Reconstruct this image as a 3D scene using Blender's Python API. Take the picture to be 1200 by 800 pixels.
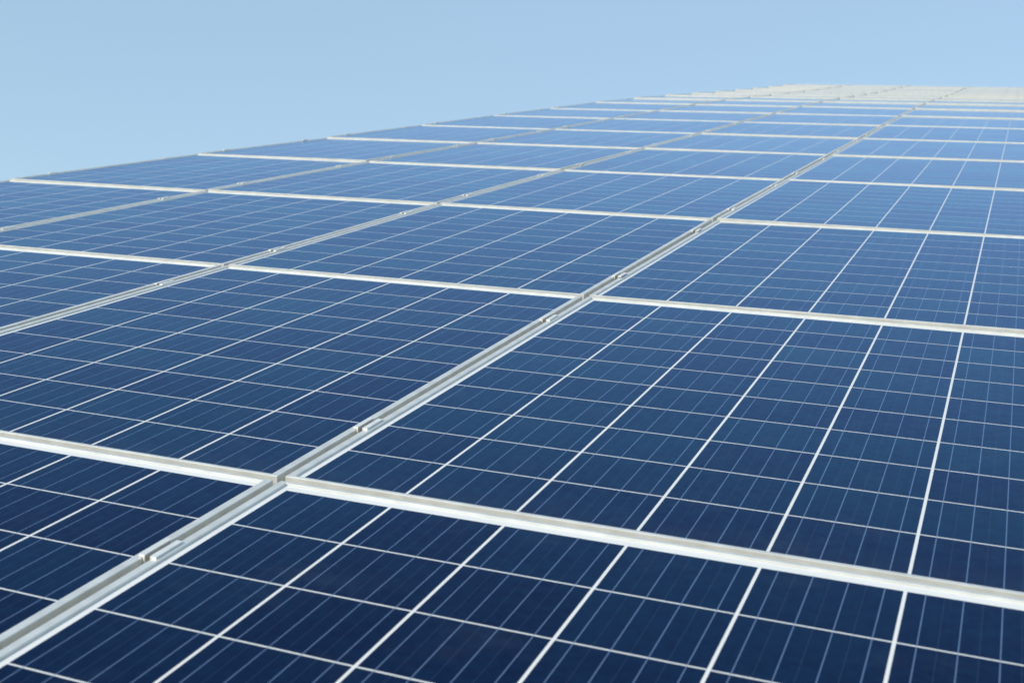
import bpy, bmesh, math, random
from mathutils import Matrix, Vector
R = math.radians
for o in list(bpy.data.objects): bpy.data.objects.remove(o)
scene = bpy.context.scene
col = scene.collection
random.seed(11)

# ---------------------------------------------------------------- place
TILT = R(25)                       # the array climbs away from the camera
LIFT = 3.0                         # height of the first seam above the ground
T = Matrix.Translation((0, 0, LIFT)) @ Matrix.Rotation(TILT, 4, 'X')

# ---------------------------------------------------------------- camera
CX, CY, CZ = 0.89206, -1.77206, 0.63444
YAW, PITCH, ROLL = 0.49945, -0.2143, -0.00389
FPX, SHIFT = 1674.5, 326.58        # for a frame 1200 pixels wide
cam = bpy.data.cameras.new('camera'); camo = bpy.data.objects.new('camera', cam); col.objects.link(camo)
fw = Vector((-math.sin(YAW)*math.cos(PITCH), math.cos(YAW)*math.cos(PITCH), math.sin(PITCH)))
rt = Vector((math.cos(YAW), math.sin(YAW), 0)); up = rt.cross(fw)
r2 = math.cos(ROLL)*rt + math.sin(ROLL)*up
u2 = -math.sin(ROLL)*rt + math.cos(ROLL)*up
m = Matrix(((r2.x, u2.x, -fw.x, CX), (r2.y, u2.y, -fw.y, CY), (r2.z, u2.z, -fw.z, CZ), (0, 0, 0, 1)))
camo.matrix_world = T @ m
cam.sensor_width = 36; cam.sensor_fit = 'HORIZONTAL'
cam.lens = FPX*36/1200; cam.shift_x = SHIFT/1200
cam.clip_start = 0.05; cam.clip_end = 8000
cam.dof.use_dof = True; cam.dof.focus_distance = 2.9; cam.dof.aperture_fstop = 10
scene.camera = camo

# ---------------------------------------------------------------- sky and sun
SUN_EL, SUN_AZ = 15.0, 208.0       # azimuth clockwise from +Y: behind the camera and to the left
w = bpy.data.worlds.new('World'); scene.world = w; w.use_nodes = True
nt = w.node_tree; bg = nt.nodes['Background']
sky = nt.nodes.new('ShaderNodeTexSky'); sky.sky_type = 'NISHITA'; sky.sun_disc = False
sky.sun_elevation = R(SUN_EL); sky.sun_rotation = R(SUN_AZ)
sky.air_density = 1.2; sky.dust_density = 0.6; sky.ozone_density = 1.6; sky.altitude = 100
hz = nt.nodes.new('ShaderNodeMix'); hz.data_type = 'RGBA'     # thin high haze evens out the blue
hz.inputs[0].default_value = 0.46; hz.inputs[7].default_value = (2.40, 3.38, 4.36, 1)
nt.links.new(sky.outputs[0], hz.inputs[6]); nt.links.new(hz.outputs[2], bg.inputs[0]); bg.inputs[1].default_value = 0.13
sl = bpy.data.lights.new('sun', 'SUN'); so = bpy.data.objects.new('sun', sl); col.objects.link(so)
sl.energy = 2.3; sl.angle = R(0.53); sl.color = (1, .955, .885)
sd = Vector((math.sin(R(SUN_AZ))*math.cos(R(SUN_EL)), math.cos(R(SUN_AZ))*math.cos(R(SUN_EL)), math.sin(R(SUN_EL))))
so.rotation_euler = sd.to_track_quat('Z', 'Y').to_euler()
scene.view_settings.view_transform = 'Standard'; scene.view_settings.look = 'None'
scene.view_settings.exposure = 0.68; scene.view_settings.gamma = 1

# ---------------------------------------------------------------- materials
class N:
    """small helper for writing node maths"""
    def __init__(s, name):
        s.m = bpy.data.materials.new(name); s.m.use_nodes = True
        s.t = s.m.node_tree; s.b = s.t.nodes['Principled BSDF']
    def put(s, sock, v):
        if hasattr(v, 'links') or isinstance(v, bpy.types.NodeSocket): s.t.links.new(v, sock)
        else: sock.default_value = v
    def f(s, op, a, b=None, c=None, clamp=False):
        n = s.t.nodes.new('ShaderNodeMath'); n.operation = op; n.use_clamp = clamp
        for i, v in enumerate((a, b, c)):
            if v is not None: s.put(n.inputs[i], v)
        return n.outputs[0]
    def mix(s, fac, a, b):
        n = s.t.nodes.new('ShaderNodeMix'); n.data_type = 'RGBA'
        s.put(n.inputs[0], fac); s.put(n.inputs[6], a); s.put(n.inputs[7], b)
        return n.outputs[2]
    def coord(s):
        n = s.t.nodes.new('ShaderNodeTexCoord'); return n.outputs['Object']
    def sep(s, v):
        n = s.t.nodes.new('ShaderNodeSeparateXYZ'); s.put(n.inputs[0], v); return n.outputs
    def comb(s, x, y, z):
        n = s.t.nodes.new('ShaderNodeCombineXYZ')
        for i, v in enumerate((x, y, z)): s.put(n.inputs[i], v)
        return n.outputs[0]
    def noise(s, v, scale, detail=3, rough=.5):
        n = s.t.nodes.new('ShaderNodeTexNoise'); s.put(n.inputs['Vector'], v)
        n.inputs['Scale'].default_value = scale; n.inputs['Detail'].default_value = detail; n.inputs['Roughness'].default_value = rough
        return n.outputs[0]
    def voro(s, v, scale):
        n = s.t.nodes.new('ShaderNodeTexVoronoi'); s.put(n.inputs['Vector'], v); n.inputs['Scale'].default_value = scale
        return n.outputs['Color']
    def white(s, v):
        n = s.t.nodes.new('ShaderNodeTexWhiteNoise'); s.put(n.inputs[0], v); return n.outputs[0]
    def rnd(s): return s.t.nodes.new('ShaderNodeObjectInfo').outputs['Random']
    def ramp(s, v, a, b, lo=0., hi=1.):
        n = s.t.nodes.new('ShaderNodeMapRange'); s.put(n.inputs[0], v)
        for i, q in enumerate((a, b, lo, hi)): s.put(n.inputs[i+1], q)
        return n.outputs[0]

# module sizes (metres)
PX, PY = 1.012, 1.67               # pitch of columns and rows
GAP = 0.0135
PW, PL = PX-GAP, PY-GAP
FT = 0.040                         # frame depth
FLX, FLY = 0.012, 0.008            # top flange on the long and the short sides
LIP = 0.0035                       # flange stands this much above the glass
CW, CL, GX, GY = 0.1566, 0.1585, 0.0039, 0.0031
X0 = -PW/2+FLX+0.0105              # first cell's left edge, first cell's near edge
Y0 = -PL/2+FLY+0.0075

def cell_material():
    n = N('solar_cells_under_glass')
    x, y, z = n.sep(n.coord())
    ax = n.f('SUBTRACT', x, X0); ay = n.f('SUBTRACT', y, Y0)
    ux = n.f('DIVIDE', ax, CW+GX); uy = n.f('DIVIDE', ay, CL+GY)
    ix = n.f('FLOOR', ux); iy = n.f('FLOOR', uy)
    cx = n.f('MULTIPLY', n.f('FRACT', ux), CW+GX); cy = n.f('MULTIPLY', n.f('FRACT', uy), CL+GY)
    inx = n.f('MULTIPLY', n.f('GREATER_THAN', ax, 0), n.f('LESS_THAN', ax, 6*(CW+GX)))
    iny = n.f('MULTIPLY', n.f('GREATER_THAN', ay, 0), n.f('LESS_THAN', ay, 10*(CL+GY)-GY*.5))
    inside = n.f('MULTIPLY', inx, iny)
    cell = n.f('MULTIPLY', n.f('MULTIPLY', n.f('LESS_THAN', cx, CW), n.f('LESS_THAN', cy, CL)), inside)
    # four ribbons in each cell, running through the gaps between cells of a string
    q = n.f('FRACT', n.f('DIVIDE', cx, CW/4))
    d = n.f('MULTIPLY', n.f('ABSOLUTE', n.f('SUBTRACT', q, .5)), CW/4)
    bus = n.f('MULTIPLY', n.f('MULTIPLY', n.f('LESS_THAN', d, 0.0006), n.f('LESS_THAN', cx, CW)), inside)
    # silver fingers, finer than the picture resolves up close
    fg = n.f('FRACT', n.f('DIVIDE', cy, 0.0021))
    finger = n.f('LESS_THAN', fg, 0.045)
    rnd = n.rnd()
    key = n.comb(ix, iy, n.f('MULTIPLY', rnd, 97.))
    tone = n.white(key)
    shift = n.comb(n.f('ADD', x, n.f('MULTIPLY', n.f('ADD', ix, n.f('MULTIPLY', rnd, 31.)), .37)), n.f('ADD', y, n.f('MULTIPLY', iy, .71)), 0.)
    grain = n.sep(n.voro(shift, 95.))[0]
    cloud = n.noise(shift, 14., 3)
    streak = n.noise(n.comb(n.f('MULTIPLY', x, 170.), n.f('MULTIPLY', y, 1.5), rnd), 1., 2)
    k = n.f('ADD', n.f('MULTIPLY', tone, .38), n.f('ADD', n.f('MULTIPLY', grain, .38), n.f('ADD', n.f('MULTIPLY', cloud, .35), n.f('MULTIPLY', streak, .35))))
    si = n.mix(n.ramp(k, .15, 1.1), CELL_A, CELL_B)
    si = n.mix(n.f('MULTIPLY', finger, .06), si, (.30, .34, .40, 1))
    # ribbons on the rear of the cell show through as a faint line midway between the front ones
    mid = n.f('LESS_THAN', n.f('SUBTRACT', CW/8, d), 0.0005)
    si = n.mix(n.f('MULTIPLY', mid, .09), si, (.13, .19, .30, 1))
    back = n.mix(n.noise(n.coord(), 9., 3), (.67, .665, .64, 1), (.73, .725, .70, 1))
    c = n.mix(cell, back, si)
    rib = n.mix(cell, (.36, .38, .42, 1), RIBBON)
    c = n.mix(bus, c, rib)
    # a thin film of dust, thicker towards the low edge, with a few dried runs
    low = n.ramp(y, -PL/2+FLY, -PL/2+FLY+.09, 1., 0.)
    low = n.f('MULTIPLY', low, n.noise(n.comb(n.f('MULTIPLY', x, 25.), n.f('MULTIPLY', y, 6.), n.f('MULTIPLY', rnd, 40.)), 1., 4, .6), clamp=True)
    spot = n.ramp(n.noise(n.comb(x, y, n.f('MULTIPLY', rnd, 60.)), 7., 6, .65), .55, .85)
    dust = n.f('ADD', n.f('MULTIPLY', low, .03), n.f('ADD', .0015, n.f('MULTIPLY', spot, .03)), clamp=True)
    c = n.mix(dust, c, (.42, .40, .37, 1))
    n.put(n.b.inputs['Base Color'], c)
    n.b.inputs['Roughness'].default_value = .6; n.b.inputs['Specular IOR Level'].default_value = 0
    # slight unevenness of rolled glass with an anti-reflective coat over the cells
    bp = n.t.nodes.new('ShaderNodeBump'); bp.inputs['Strength'].default_value = .03; bp.inputs['Distance'].default_value = .002
    n.put(bp.inputs['Height'], n.noise(n.comb(x, y, rnd), 6., 2))
    rough = n.f('ADD', .07, n.f('MULTIPLY', dust, .9))
    def layer(colour, ior, power, mask, under):
        g = n.t.nodes.new('ShaderNodeBsdfGlossy'); n.put(g.inputs['Color'], colour)
        n.put(g.inputs['Roughness'], rough); n.put(g.inputs['Normal'], bp.outputs[0])
        fr = n.t.nodes.new('ShaderNodeFresnel'); fr.inputs['IOR'].default_value = ior; n.put(fr.inputs['Normal'], bp.outputs[0])
        mx = n.t.nodes.new('ShaderNodeMixShader'); n.put(mx.inputs[0], n.f('MULTIPLY', n.f('POWER', fr.outputs[0], power), mask))
        n.put(mx.inputs[1], under); n.put(mx.inputs[2], g.outputs[0])
        return mx.outputs[0]
    silicon = layer(n.mix(n.ramp(k, .42, 1.02), (.006, .29, .88, 1), (.028, .54, 1, 1)), 1.6, 1.42, n.f('ADD', .25, n.f('MULTIPLY', cell, .75)), n.b.outputs[0])   # blue nitride film on the silicon
    glass = layer((.97, .99, 1, 1), 1.4, 1.78, 1., silicon)                            # coated cover glass
    n.put(n.t.nodes['Material Output'].inputs[0], glass)
    return n.m
CELL_A, CELL_B = (.0004, .0008, .0065, 1), (.0012, .0032, .025, 1)
RIBBON = (.11, .165, .27, 1)

def metal(name, c1, c2, metallic, rough, scale=30.):
    n = N(name); co = n.coord(); x, y, z = n.sep(co)
    a = n.noise(co, scale, 4); g = n.noise(n.comb(n.f('MULTIPLY', x, 60.), n.f('MULTIPLY', y, 60.), n.f('MULTIPLY', z, 400.)), 1., 2)
    n.put(n.b.inputs['Base Color'], n.mix(n.ramp(a, .35, .7), c1, c2))
    n.put(n.b.inputs['Roughness'], n.f('ADD', rough-.06, n.f('MULTIPLY', g, .14)))
    n.b.inputs['Metallic'].default_value = metallic
    return n.m
M_CELL = cell_material()
M_FRAME = metal('anodised_aluminium', (.59, .593, .56, 1), (.70, .703, .67, 1), .38, .42)
M_CLAMP = metal('mill_aluminium', (.72, .715, .68, 1), (.82, .815, .775, 1), .35, .42)
M_DARK = metal('clamp_shade_grey', (.34, .34, .32, 1), (.46, .46, .43, 1), .4, .5, 60.)  # darker grey that paints the shade in the clamp's channel
M_STEEL = metal('stainless_steel', (.50, .49, .47, 1), (.60, .59, .57, 1), .9, .32, 80.)
M_ZINC = metal('galvanised_steel', (.42, .43, .44, 1), (.54, .55, .56, 1), .8, .45, 12.)
def ground_material():
    n = N('dry_grass'); co = n.coord()
    a = n.noise(co, .35, 8, .65); b = n.noise(co, 9., 6, .7)
    c = n.mix(n.ramp(a, .35, .65), (.065, .085, .03, 1), (.16, .14, .075, 1))
    n.put(n.b.inputs['Base Color'], n.mix(n.f('MULTIPLY', b, .6), c, (.05, .06, .025, 1)))
    n.b.inputs['Roughness'].default_value = .95
    return n.m
M_GROUND = ground_material()

# ---------------------------------------------------------------- mesh helpers
def box(bm, x0, x1, y0, y1, z0, z1):
    v = [bm.verts.new(p) for p in ((x0,y0,z0),(x1,y0,z0),(x1,y1,z0),(x0,y1,z0),(x0,y0,z1),(x1,y0,z1),(x1,y1,z1),(x0,y1,z1))]
    for f in ((3,2,1,0),(4,5,6,7),(0,1,5,4),(1,2,6,5),(2,3,7,6),(3,0,4,7)): bm.faces.new([v[i] for i in f])
def cyl(bm, x, y, r, z0, z1, n=12):
    lo = [bm.verts.new((x+r*math.cos(2*math.pi*i/n), y+r*math.sin(2*math.pi*i/n), z0)) for i in range(n)]
    hi = [bm.verts.new((v.co.x, v.co.y, z1)) for v in lo]
    bm.faces.new(lo[::-1]); bm.faces.new(hi)
    for i in range(n): bm.faces.new((lo[i], lo[(i+1)%n], hi[(i+1)%n], hi[i]))
def extrude_profile(bm, pts, y0, y1):
    """closed x-z outline pushed along y"""
    a = [bm.verts.new((x, y0, z)) for x, z in pts]; b = [bm.verts.new((x, y1, z)) for x, z in pts]
    k = len(pts)
    bm.faces.new(a); bm.faces.new(b[::-1])
    for i in range(k): bm.faces.new((a[i], b[i], b[(i+1)%k], a[(i+1)%k]))
def link(name, bm, mat, parent=None, bevel=0.):
    if bevel: bmesh.ops.bevel(bm, geom=[e for e in bm.edges if len(e.link_faces)==2 and e.calc_face_angle(0)>.6], offset=bevel, segments=1, affect='EDGES')
    bmesh.ops.recalc_face_normals(bm, faces=bm.faces[:])
    me = bpy.data.meshes.new(name); bm.to_mesh(me); bm.free(); me.materials.append(mat)
    o = bpy.data.objects.new(name, me); col.objects.link(o)
    if parent: o.parent = parent
    return o
def empty(name):
    o = bpy.data.objects.new(name, None); o.empty_display_size = .1; col.objects.link(o); return o
def tag(o, label, cat, group=None):
    o['label'] = label; o['category'] = cat
    if group: o['group'] = group
    return o
def copy_tree(o):
    c = o.copy(); col.objects.link(c)
    for ch in o.children:
        d = ch.copy(); col.objects.link(d); d.parent = c; d.matrix_parent_inverse = ch.matrix_parent_inverse.copy()
    return c

# ---------------------------------------------------------------- ground
bm = bmesh.new(); S = 3000
vs = [bm.verts.new(p) for p in ((-S,-S,0),(S,-S,0),(S,S,0),(-S,S,0))]; bm.faces.new(vs)
g = link('ground', bm, M_GROUND); g['kind'] = 'structure'

# ---------------------------------------------------------------- the array's surface
ROWS = 18
Z = [.0023, 0, -.004, -.0085, -.0231, -.0419, -.0607, -.0773, -.0958, -.1157, -.1417, -.1775, -.2196, -.2624, -.3017, -.3372, -.3691, -.3987, -.4283]
STEP = [.0035+.0085*min(max((i-7)/5, 0), 1) for i in range(19)]   # each row's low edge sits a little above the row before it
def surf(y):                       # height of the module tops at y, in the array's own axes
    k = y/PY+1; i = min(max(int(math.floor(k)), 0), ROWS-1)
    return Z[i]+(Z[i+1]-Z[i])*(k-i)
def slope(i): return math.atan2((Z[i+1]-STEP[i+1]/2)-(Z[i]+STEP[i]/2), PL)

# ---------------------------------------------------------------- steel rack under the modules
rack = tag(empty('mounting_rack'), 'galvanised steel rack carrying the whole tilted bank of solar panels', 'rack')
rack.matrix_world = T
RAIL = {}
for i in range(ROWS):
    for s in (.325, PY-.325):
        y = (i-1)*PY+s; z = surf(y)-FT-.004
        if len(RAIL) == 0:
            bm = bmesh.new(); box(bm, -3*PX-.02, PX+.05, -.02, .02, -.045, 0); rail0 = link('support_rail', bm, M_ZINC, rack); o = rail0
        else:
            o = rail0.copy(); col.objects.link(o); o.parent = rack
        o.location = (0, y, z); RAIL[(i, s)] = y
for j, x in enumerate((-2.6, -1.1, .5)):
    pts = [((i-1)*PY, Z[i]-FT-.05) for i in range(ROWS+1)]
    bm = bmesh.new(); prev = None
    for y, z in pts:
        ring = [bm.verts.new((x-.05, y, z)), bm.verts.new((x+.05, y, z)), bm.verts.new((x+.05, y, z-.18)), bm.verts.new((x-.05, y, z-.18))]
        if prev:
            for a in range(4): bm.faces.new((prev[a], prev[(a+1)%4], ring[(a+1)%4], ring[a]))
        else: bm.faces.new(ring)
        prev = ring
    bm.faces.new(prev[::-1]); link('beam', bm, M_ZINC, rack)
    for y in (-.9, 5., 11., 17., 23., 27.5):
        top = T @ Vector((x, y, surf(y)-FT-.2)); bm = bmesh.new()
        box(bm, top.x-.06, top.x+.06, top.y-.06, top.y+.06, -.3, top.z)
        bm.transform(T.inverted()); link('post', bm, M_ZINC, rack)

# ---------------------------------------------------------------- solar panels
ORD = ['first','second','third','fourth','fifth','sixth','seventh','eighth','ninth','tenth','eleventh','twelfth','thirteenth','fourteenth','fifteenth','sixteenth','seventeenth','eighteenth']
COLS = {-3: 'outermost left column', -2: 'second column from the left edge', -1: 'third column from the left edge', 0: 'rightmost column'}
def make_panel():
    t = empty('solar_panel')
    bm = bmesh.new()
    # frame: hollow ring with an upright wall, a flat top flange and a lip down to the glass
    def ring(ix, iy, z):
        a, b = PW/2-ix, PL/2-iy
        return [bm.verts.new(p) for p in ((-a,-b,z),(a,-b,z),(a,b,z),(-a,b,z))]
    c = .0006
    rs = [ring(.028,.028,0), ring(0,0,0), ring(0,0,FT-c), ring(c,c,FT), ring(FLX-c,FLY-c,FT), ring(FLX,FLY,FT-c), ring(FLX,FLY,FT-LIP-.004), ring(.0018,.0018,FT-LIP-.004), ring(.0018,.0018,.0018), ring(.028,.028,.0018)]
    for k in range(len(rs)):
        a, b = rs[k], rs[(k+1)%len(rs)]
        for e in range(4): bm.faces.new((a[e], a[(e+1)%4], b[(e+1)%4], b[e]))
    link('frame', bm, M_FRAME, t)
    bm = bmesh.new()
    box(bm, -PW/2+.003, PW/2-.003, -PL/2+.003, PL/2-.003, FT-LIP-.0038, FT-LIP)
    link('cell_sheet', bm, M_CELL, t)
    return t
def place_panel(t, c, i):
    yc = (i-.5)*PY; zc = (Z[i]+STEP[i]/2+Z[i+1]-STEP[i+1]/2)/2-FT
    rot = Matrix.Rotation(slope(i)+R(random.gauss(0, .08)), 4, 'X') @ Matrix.Rotation(R(random.gauss(0, .08)), 4, 'Y')
    t.matrix_world = T @ Matrix.Translation((c*PX+PX/2, yc, zc)) @ rot
    tag(t, f'dark blue solar panel, {ORD[i]} row from the front, {COLS[c]}', 'solar panel', 'solar panels of the tilted array')
proto = make_panel(); used = False
for c in (-3, -2, -1, 0):
    for i in range(ROWS):
        t = copy_tree(proto) if used else proto; used = True
        place_panel(t, c, i)

# ---------------------------------------------------------------- clamps in the long seams
def mid_outline():
    g = GAP/2; t = .003; d = -.027                      # thick left leg, thin right leg, a flange resting on each frame
    return [(-g-.0045, 0), (-g-.0045, t), (-g+.0036, t), (-g+.0036, d+.002), (g-.0022, d+.002), (g-.0022, t), (g+.0064, t), (g+.0064, 0), (g-.0006, 0), (g-.0006, d), (-g+.0005, d), (-g+.0005, 0)]
def end_outline():
    th = .0028; g = -PX-0
    return [(.007, 0), (.007, th), (-.0012-th, th), (-.0012-th, -FT), (-.016, -FT), (-.016, -FT-.003), (-.0012, -FT-.003), (-.0012, 0)]
CLEN = .065
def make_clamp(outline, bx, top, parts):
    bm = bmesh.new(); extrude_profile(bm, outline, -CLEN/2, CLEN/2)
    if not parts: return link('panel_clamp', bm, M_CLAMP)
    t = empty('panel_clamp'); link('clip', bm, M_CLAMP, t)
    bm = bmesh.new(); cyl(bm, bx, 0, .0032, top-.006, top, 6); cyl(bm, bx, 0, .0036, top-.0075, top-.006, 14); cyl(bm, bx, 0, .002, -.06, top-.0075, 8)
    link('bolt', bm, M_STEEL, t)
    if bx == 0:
        bm = bmesh.new(); box(bm, -GAP/2+.0037, -GAP/2+.0046, -CLEN*.47, CLEN*.44, -.022, .0022); link('shade_liner', bm, M_DARK, t)  # added thin plate; its dark colour stands for shade on the inner leg
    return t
SEAMS = {0: 'long seam beside the rightmost column', -1: 'middle long seam', -2: 'long seam beside the leftmost column', -3: 'outer left edge'}
protos = {}
for s in (0, -1, -2, -3):
    for i in range(ROWS):
        for h, off in enumerate((.325, PY-.325)):
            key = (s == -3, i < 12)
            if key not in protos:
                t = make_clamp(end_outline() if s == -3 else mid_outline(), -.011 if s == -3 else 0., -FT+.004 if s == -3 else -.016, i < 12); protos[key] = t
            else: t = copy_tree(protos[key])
            y = (i-1)*PY+off
            tz = Z[i]+STEP[i]/2+(Z[i+1]-STEP[i+1]/2-Z[i]-STEP[i]/2)*off/PY+.0004
            x = s*PX+(GAP/2 if s == -3 else 0)
            t.matrix_world = T @ Matrix.Translation((x, y+random.uniform(-.006, .006), tz)) @ Matrix.Rotation(slope(i), 4, 'X')
            tag(t, f'silver clamp, {("near","far")[h]} half of {ORD[i]} row, on the {SEAMS[s]}', 'clamp', 'clamps along the outer edge' if s == -3 else 'clamps in the long seams')
